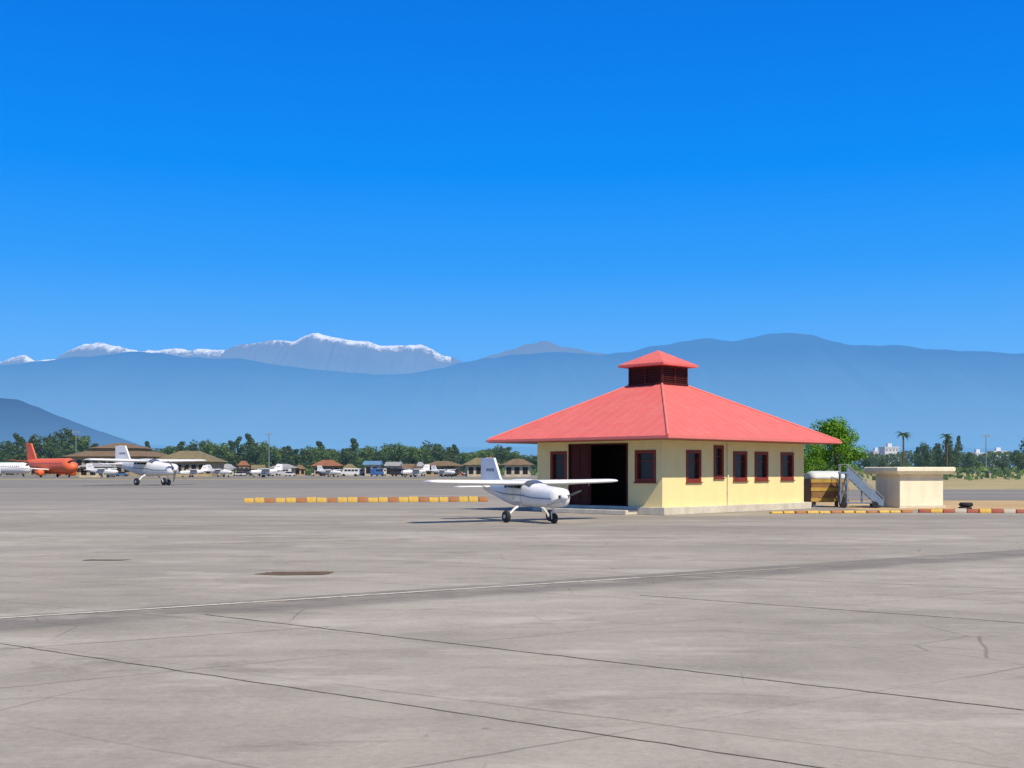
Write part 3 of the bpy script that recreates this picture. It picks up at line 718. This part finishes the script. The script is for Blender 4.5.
hip_house('house','low grey-roofed house left of the rust red roofed house',270,298,464,468,470,'creamfar','greyroof',12,6,nwin=3)
names9=['first','second','third','fourth','fifth','sixth','seventh','eighth','ninth','tenth']
for i,(px,wd_,yt,rm_) in enumerate(((58,14,462,'brownroof'),(228,16,464,'greyroof'),(243,12,461,'rustroof'),(258,14,465,'oliveroof'),(300,12,465,'brownroof'),(350,13,464,'oliveroof'),(408,15,464,'brownroof'),(420,10,462,'greyroof'))):
    hip_house('hut','%s small far-off hut from the left, standing between the bigger airport buildings'%names9[i],px-wd_/2,px+wd_/2,yt,min(469,yt+4.5),455+6*i%30,'creamfar' if i%2 else 'tan',rm_,8,random.uniform(-25,25),nwin=2,gable=i%3==0)
def block(label,px0,px1,ytop,Y,fl,nw,steps=None):
    xc=gx((px0+px1)/2,Y); W=(px1-px0)/F*Y; H=gz(ytop,Y)
    T_=thing('apartment_block',label,'building',(xc,Y,.04),0)
    MB().box(-W/2,W/2,-7,7,0,H).build('wall',M['flatw'],T_)
    MB().box(-W/2-.3,W/2+.3,-7.3,7.3,H+.01,H+.8).build('roof',M['flatw'],T_)
    MB().box(-W*.15,W*.15,-2,2,H+.81,H+3.5).build('roof_hut',M['flatw'],T_)
    for f_ in range(fl):
        for i in range(nw):
            x=-W/2+(i+.5)*W/nw; z=H*(f_+.35)/fl; ww=W/nw*.28
            MB().box(x-ww,x+ww,-7.1,-7.005,z,z+H/fl*.42).build('window',M['midgrey'],T_)
block('white apartment block furthest left on the skyline right of the round tree',871,880,452,900,4,3)
block('taller white apartment block with roof hut beneath the first palm',882,896,448,880,5,4)
block('white apartment block between the right tree clump and the mast',971,983,454,850,4,4)
block('wide white apartment block just right of the mast',990,1005,452,900,4,5)
# ------------------------------------------------------------------ vehicles
def car(root,paint_):
    b=MB(); prof=[(-2.15,.35),(-2.2,.75),(-2.0,.92),(1.1,.95),(2.0,.80),(2.2,.6),(2.2,.35)]
    b.prism(prof,'y',-.85,.85); body=b.build('body',paint_,root,bevel=.06)
    c=MB(); c.loft([[(-1.9*k,-.80*j,z),(.95*(k*1.0),-.80*j,z),(.95*k,.80*j,z),(-1.9*k,.80*j,z)] for k,j,z in((1,1,.90),(.95,.97,1.05),(.72,.82,1.45))]); c.build('cabin_window',M['glass'],root)
    MB().box(-1.36,.68,-.66,.66,1.452,1.49).build('roof',paint_,root,bevel=.02)
    for x in(-1.35,1.35):
        for s in(-.8,.8):
            wm=MB(); wheel(wm,(x,s,.32),.32,.22); wm.build('wheel',M['dark'],root)
def van(root,paint_):
    b=MB(); b.prism([(-3,.45),(-3,2.6),(1.9,2.6),(2.6,1.6),(3.1,1.3),(3.1,.45)],'y',-1,1); b.build('body',paint_,root,bevel=.1)
    for s in(-1,1):
        for i in range(4):
            g=MB(); y0,y1=sorted((s*1.002,s*1.006)); g.box(-2.7+i*1.15,-1.75+i*1.15,y0,y1,1.6,2.25); g.build('side_window',M['glass'],root)
    MB().prism([(1.98,2.52),(2.62,1.64),(2.66,1.66),(2.02,2.54)],'y',-.88,.88).build('windscreen',M['glass'],root)
    for x in(-1.9,2.0):
        for s in(-.95,.95):
            wm=MB(); wheel(wm,(x,s,.42),.42,.25); wm.build('wheel',M['dark'],root)
def recolor(c,m_):
    for ch in c.children:
        if ch.name.split('.')[0] in('body','roof'):
            ch.material_slots[0].link='OBJECT'; ch.material_slots[0].material=m_
proto={}
cl={'car_white':'white','car_red':'red','car_blue':'blue','car_dark':'dark','car_silver':'silver','car_yellow':'yellow'}
vs_=[(64,'c','car_red'),(73,'c','car_dark'),(84,'v','car_red'),(92,'v','car_white'),(97,'c','car_white'),(118,'v','car_dark'),(122,'c','car_blue'),(132,'c','car_dark'),(180,'c','car_white'),(196,'c','car_red'),(205,'v','car_white'),(212,'v','car_blue'),(218,'c','car_dark'),(232,'c','car_silver'),(239,'c','car_white'),(245,'v','car_dark'),(256,'c','car_white'),(266,'v','car_silver'),(274,'c','car_blue'),(283,'v','car_white'),(290,'c','car_white'),(303,'c','car_dark'),(318,'c','car_white'),(327,'v','car_dark'),(338,'c','car_red'),(350,'v','car_white'),(358,'v','car_silver'),(366,'c','car_red'),(377,'v','car_blue'),(386,'v','car_red'),(392,'v','car_white'),(399,'v','car_dark'),(405,'c','car_red'),(418,'c','car_silver'),(429,'c','car_white'),(438,'c','car_yellow'),(450,'v','car_dark'),(459,'c','car_red'),(468,'c','car_white'),(520,'c','car_silver')]
for i,(px,kd_,cm) in enumerate(vs_):
    Y=gY(475.9+.55*math.sin(i*2.3))
    kind='car' if kd_=='c' else 'minibus'
    lb='%s %s parked on the far apron, %s vehicle from the left'%(cl[cm],kind,ordn(i+1))
    if kd_ not in proto:
        r=thing('parked_'+kind,lb,kind,(gx(px,Y),Y,.045),R(random.choice([0,180,20,160])),'vehicles parked on the far apron',1.1); (car if kd_=='c' else van)(r,M[cm]); proto[kd_]=r
    else:
        r=copy_tree(proto[kd_]); r.location=(gx(px,Y),Y,.045); r.rotation_euler=(0,0,R(random.choice([0,180,20,160,-30,70]))); recolor(r,M[cm]); r['label']=lb
# ------------------------------------------------------------------ trees
def crown(kind,n,ls,seed):
    rnd=random.Random(seed); vs=[];fs=[]
    blobs=[]
    if kind=='broad':
        for i in range(15):
            a=rnd.uniform(0,6.28); r=rnd.uniform(.2,3.0); z=rnd.uniform(2.0,8.4); r*= (1-.5*abs(z-5.0)/4)
            blobs.append((r*math.cos(a),r*math.sin(a),z,rnd.uniform(1.0,1.9)))
    elif kind=='round':
        for i in range(24):
            a=rnd.uniform(0,6.28); r=rnd.uniform(.5,3.2); z=rnd.uniform(2.4,8.6); r*=math.sqrt(max(.1,1-((z-5.0)/4.4)**2))
            blobs.append((r*math.cos(a),r*math.sin(a),z,rnd.uniform(1.0,1.7)))
    else:
        for i in range(14):
            z=1.5+8*i/13; rr=1.7*(1-abs((z-4.2)/6.4))**.8
            blobs.append((rnd.uniform(-.6,.6)*rr,rnd.uniform(-.6,.6)*rr,z,max(.5,rr*rnd.uniform(.7,1.05))))
    for i in range(n):
        bx,by,bz,br=rnd.choice(blobs)
        v=Vector((rnd.gauss(0,1),rnd.gauss(0,1),rnd.gauss(0,1))).normalized()
        p=Vector((bx,by,bz))+v*br*(rnd.uniform(.55,1.06)); 
        nn=(v+Vector((rnd.uniform(-.7,.7),rnd.uniform(-.7,.7),rnd.uniform(-.4,.9)))).normalized()
        a=nn.orthogonal().normalized(); b=nn.cross(a); t=rnd.uniform(0,6.28)
        a,b=a*math.cos(t)+b*math.sin(t),b*math.cos(t)-a*math.sin(t); s=ls*rnd.uniform(.6,1.3)
        o=len(vs); vs+=[p+a*s,p+b*s*.6,p-a*s,p-b*s*.6]; fs.append((o,o+1,o+2,o+3))
    return vs,fs,blobs
def make_tree(kind,n,ls,seed,leaf,label,group=None):
    T_=thing('tree',label,'tree',group=group)
    vs,fs,bl=crown(kind,n,ls,seed); m=MB(); m.add(vs,fs); m.build('crown',M[leaf],T_)
    t=MB(); t.tube((0,0,0),(.05,0,3),.30,.22); t.tube((.05,0,3),(0,.1,6.5 if kind!='tall' else 9),.22,.06)
    for b in bl[::3]: t.tube((.03,0,2.6+.2*(b[2]-3)),(b[0]*.8,b[1]*.8,b[2]),.11,.03,6)
    t.build('trunk',M['trunk'],T_); return T_
tp=[make_tree('broad',1500,.34,11,'leaf','t'),make_tree('broad',1500,.36,12,'leaf_dark','t'),make_tree('round',1700,.34,13,'leaf_dark','t'),make_tree('tall',900,.30,14,'leaf_dark','t'),make_tree('broad',1400,.36,15,'leaf','t')]
used=[False]*5
rnd=random.Random(3)
trees=[]
def env(px): 
    pts=[(-10,440),(20,434),(40,431),(60,427),(80,431),(95,439),(110,445),(150,441),(180,443),(200,437),(225,439),(248,435),(275,442),(300,446),(330,442),(350,440),(375,443),(400,439),(415,445),(440,440),(470,449),(500,446),(535,451)]
    return interp(pts,px)
px=-8
while px<545:
    top=env(px)+rnd.uniform(-2,5); trees.append((px,top,rnd.uniform(24,36),rnd.choice([0,0,1,2,3,4]),rnd.uniform(490,600))); px+=rnd.uniform(6,11)
for t in((868,452,20,1,420),(882,458,16,2,430),(918,447,18,3,400),(926,441,22,2,380),(938,438,24,1,400),(949,434,22,2,390),(958,436,20,3,410),(968,449,20,1,420),(1001,458,20,2,430),(1018,446,24,1,400),(1030,438,24,2,420),(1045,444,24,1,420),(895,461,16,2,410),(978,460,18,4,400),(908,462,14,0,420)): trees.append(t)
trees.sort()
kn=['leafy tree','dark spreading tree','dense rounded tree','narrow tall tree','light green tree']
for i,(px,top,wpx,k_,Y) in enumerate(trees):
    h=gz(top,Y); wd=wpx/F*Y
    if not used[k_]: T_=tp[k_]; used[k_]=True
    else: T_=copy_tree(tp[k_])
    T_.location=(gx(px,Y),Y,.03); T_.rotation_euler=(0,0,rnd.uniform(0,6.28)); T_.scale=(wd/8.5*(1.5 if k_==3 else 1),wd/8.5*(1.5 if k_==3 else 1),h/9.9)
    T_['label']='%s in the far tree line, %s tree from the left edge'%(kn[k_],ordn(i+1)); T_['group']='trees in the far tree line'
Yt=150
nt_=make_tree('round',9000,.17,21,'leaf_near','bright green rounded tree rising behind the right roof eave'); nt_.location=(gx(836,Yt),Yt,0); nt_.scale=(.98,.98,.92)
nt2=make_tree('round',5000,.17,22,'leaf_near','lower green tree tucked under the right roof eave'); nt2.location=(gx(812,Yt-6),Yt-6,0); nt2.scale=(.6,.6,.62)
def palm(label,px,top,Y,seed):
    r_=random.Random(seed); h=gz(top,Y); T_=thing('palm_tree',label,'palm tree',(gx(px,Y),Y,.03),r_.uniform(0,6))
    t=MB(); t.tube((0,0,0),(.3,0,h*.5),.35,.25); t.tube((.3,0,h*.5),(.2,0,h-1.8),.25,.2); t.build('trunk',M['trunk'],T_)
    m=MB()
    for i in range(20):
        a=r_.uniform(0,6.28); L=r_.uniform(1.8,2.7); up=r_.uniform(-.1,1.1); prev=None
        for j in range(7):
            s=j/6; p=Vector((.2+math.cos(a)*L*s,math.sin(a)*L*s,h-1.8+up*L*s*.9-L*.75*s*s)); wd=.4*math.sin(math.pi*min(1,s+.12))+.04
            n=Vector((-math.sin(a),math.cos(a),0)); row=(p+n*wd-Vector((0,0,.3*wd)),p,p-n*wd-Vector((0,0,.3*wd)))
            if prev: m.add([*prev,*row],[(0,1,4,3),(1,2,5,4)])
            prev=row
    m.build('crown',M['leaf_dark'],T_)
palm('tall slender palm rising above the white apartment blocks',903,427,300,1)
palm('shorter palm beside the right tree clump',946,430,330,2)
def far_wood(x0,x1,Y,hmin,hmax,n,ls):
    m=MB(); r_=random.Random(5); vs=[];fs=[]
    for i in range(n):
        x=r_.uniform(x0,x1); hh=hmin+(hmax-hmin)*(.5+.5*noise.fractal(Vector((x*.03,Y,0)),1,2,4))*1.1
        y=Y+r_.uniform(-12,12); z=hh*math.sqrt(r_.random())
        p=Vector((x,y,z)); nn=Vector((r_.uniform(-1,1),r_.uniform(-1,.2),r_.uniform(-.2,1))).normalized(); a=nn.orthogonal().normalized(); b=nn.cross(a); s=ls*r_.uniform(.6,1.3)
        o=len(vs); vs+=[p+a*s,p+b*s,p-a*s,p-b*s]; fs.append((o,o+1,o+2,o+3))
    m.add(vs,fs); o=m.build('distant_wood',M['wood_far']); o['kind']='stuff'
    tag(o,'continuous band of distant woodland along the foot of the hills','woodland')
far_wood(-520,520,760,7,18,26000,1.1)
def scrub():
    r_=random.Random(8); m=MB(); vs=[];fs=[]
    for i in range(9000):
        c_=r_.random()
        if c_<.45: x=r_.uniform(-230,30); y=r_.uniform(625,650)
        elif c_<.75: x=r_.uniform(-200,10); y=r_.uniform(478,490)
        else: x=r_.uniform(60,190); y=r_.uniform(250,330)
        if noise.noise(Vector((x*.07,y*.03,2)))<-.05: continue
        z=r_.uniform(0,2.8); p=Vector((x,y,z)); nn=Vector((r_.uniform(-1,1),r_.uniform(-1,.2),r_.uniform(-.2,1))).normalized(); a=nn.orthogonal().normalized(); b=nn.cross(a); s=r_.uniform(.3,.8)
        o=len(vs); vs+=[p+a*s,p+b*s,p-a*s,p-b*s]; fs.append((o,o+1,o+2,o+3))
    m.add(vs,fs); o=m.build('scrub',M['leaf']); o['kind']='stuff'; tag(o,'low green scrub along the far edge of the airfield','scrub')
scrub()
def mast(label,px,top,Y):
    h=gz(top,Y); T_=thing('light_mast',label,'light mast',(gx(px,Y),Y,.04))
    MB().tube((0,0,0),(0,0,h),.28,.14).build('pole',M['grey'],T_)
    MB().box(-1.3,1.3,-.1,.1,h-.1,h+.15).build('crossarm',M['grey'],T_)
    for x in(-1.1,0,1.1): MB().box(x-.3,x+.3,-.3,-.105,h-.35,h+.25).build('lamp',M['midgrey'],T_)
mast('tall grey light mast above the trees left of centre',269,434,470)
mast('grey light mast over the terminal at far left',76,432,450)
mast('grey light mast between the apartment blocks at right',986,436,420)
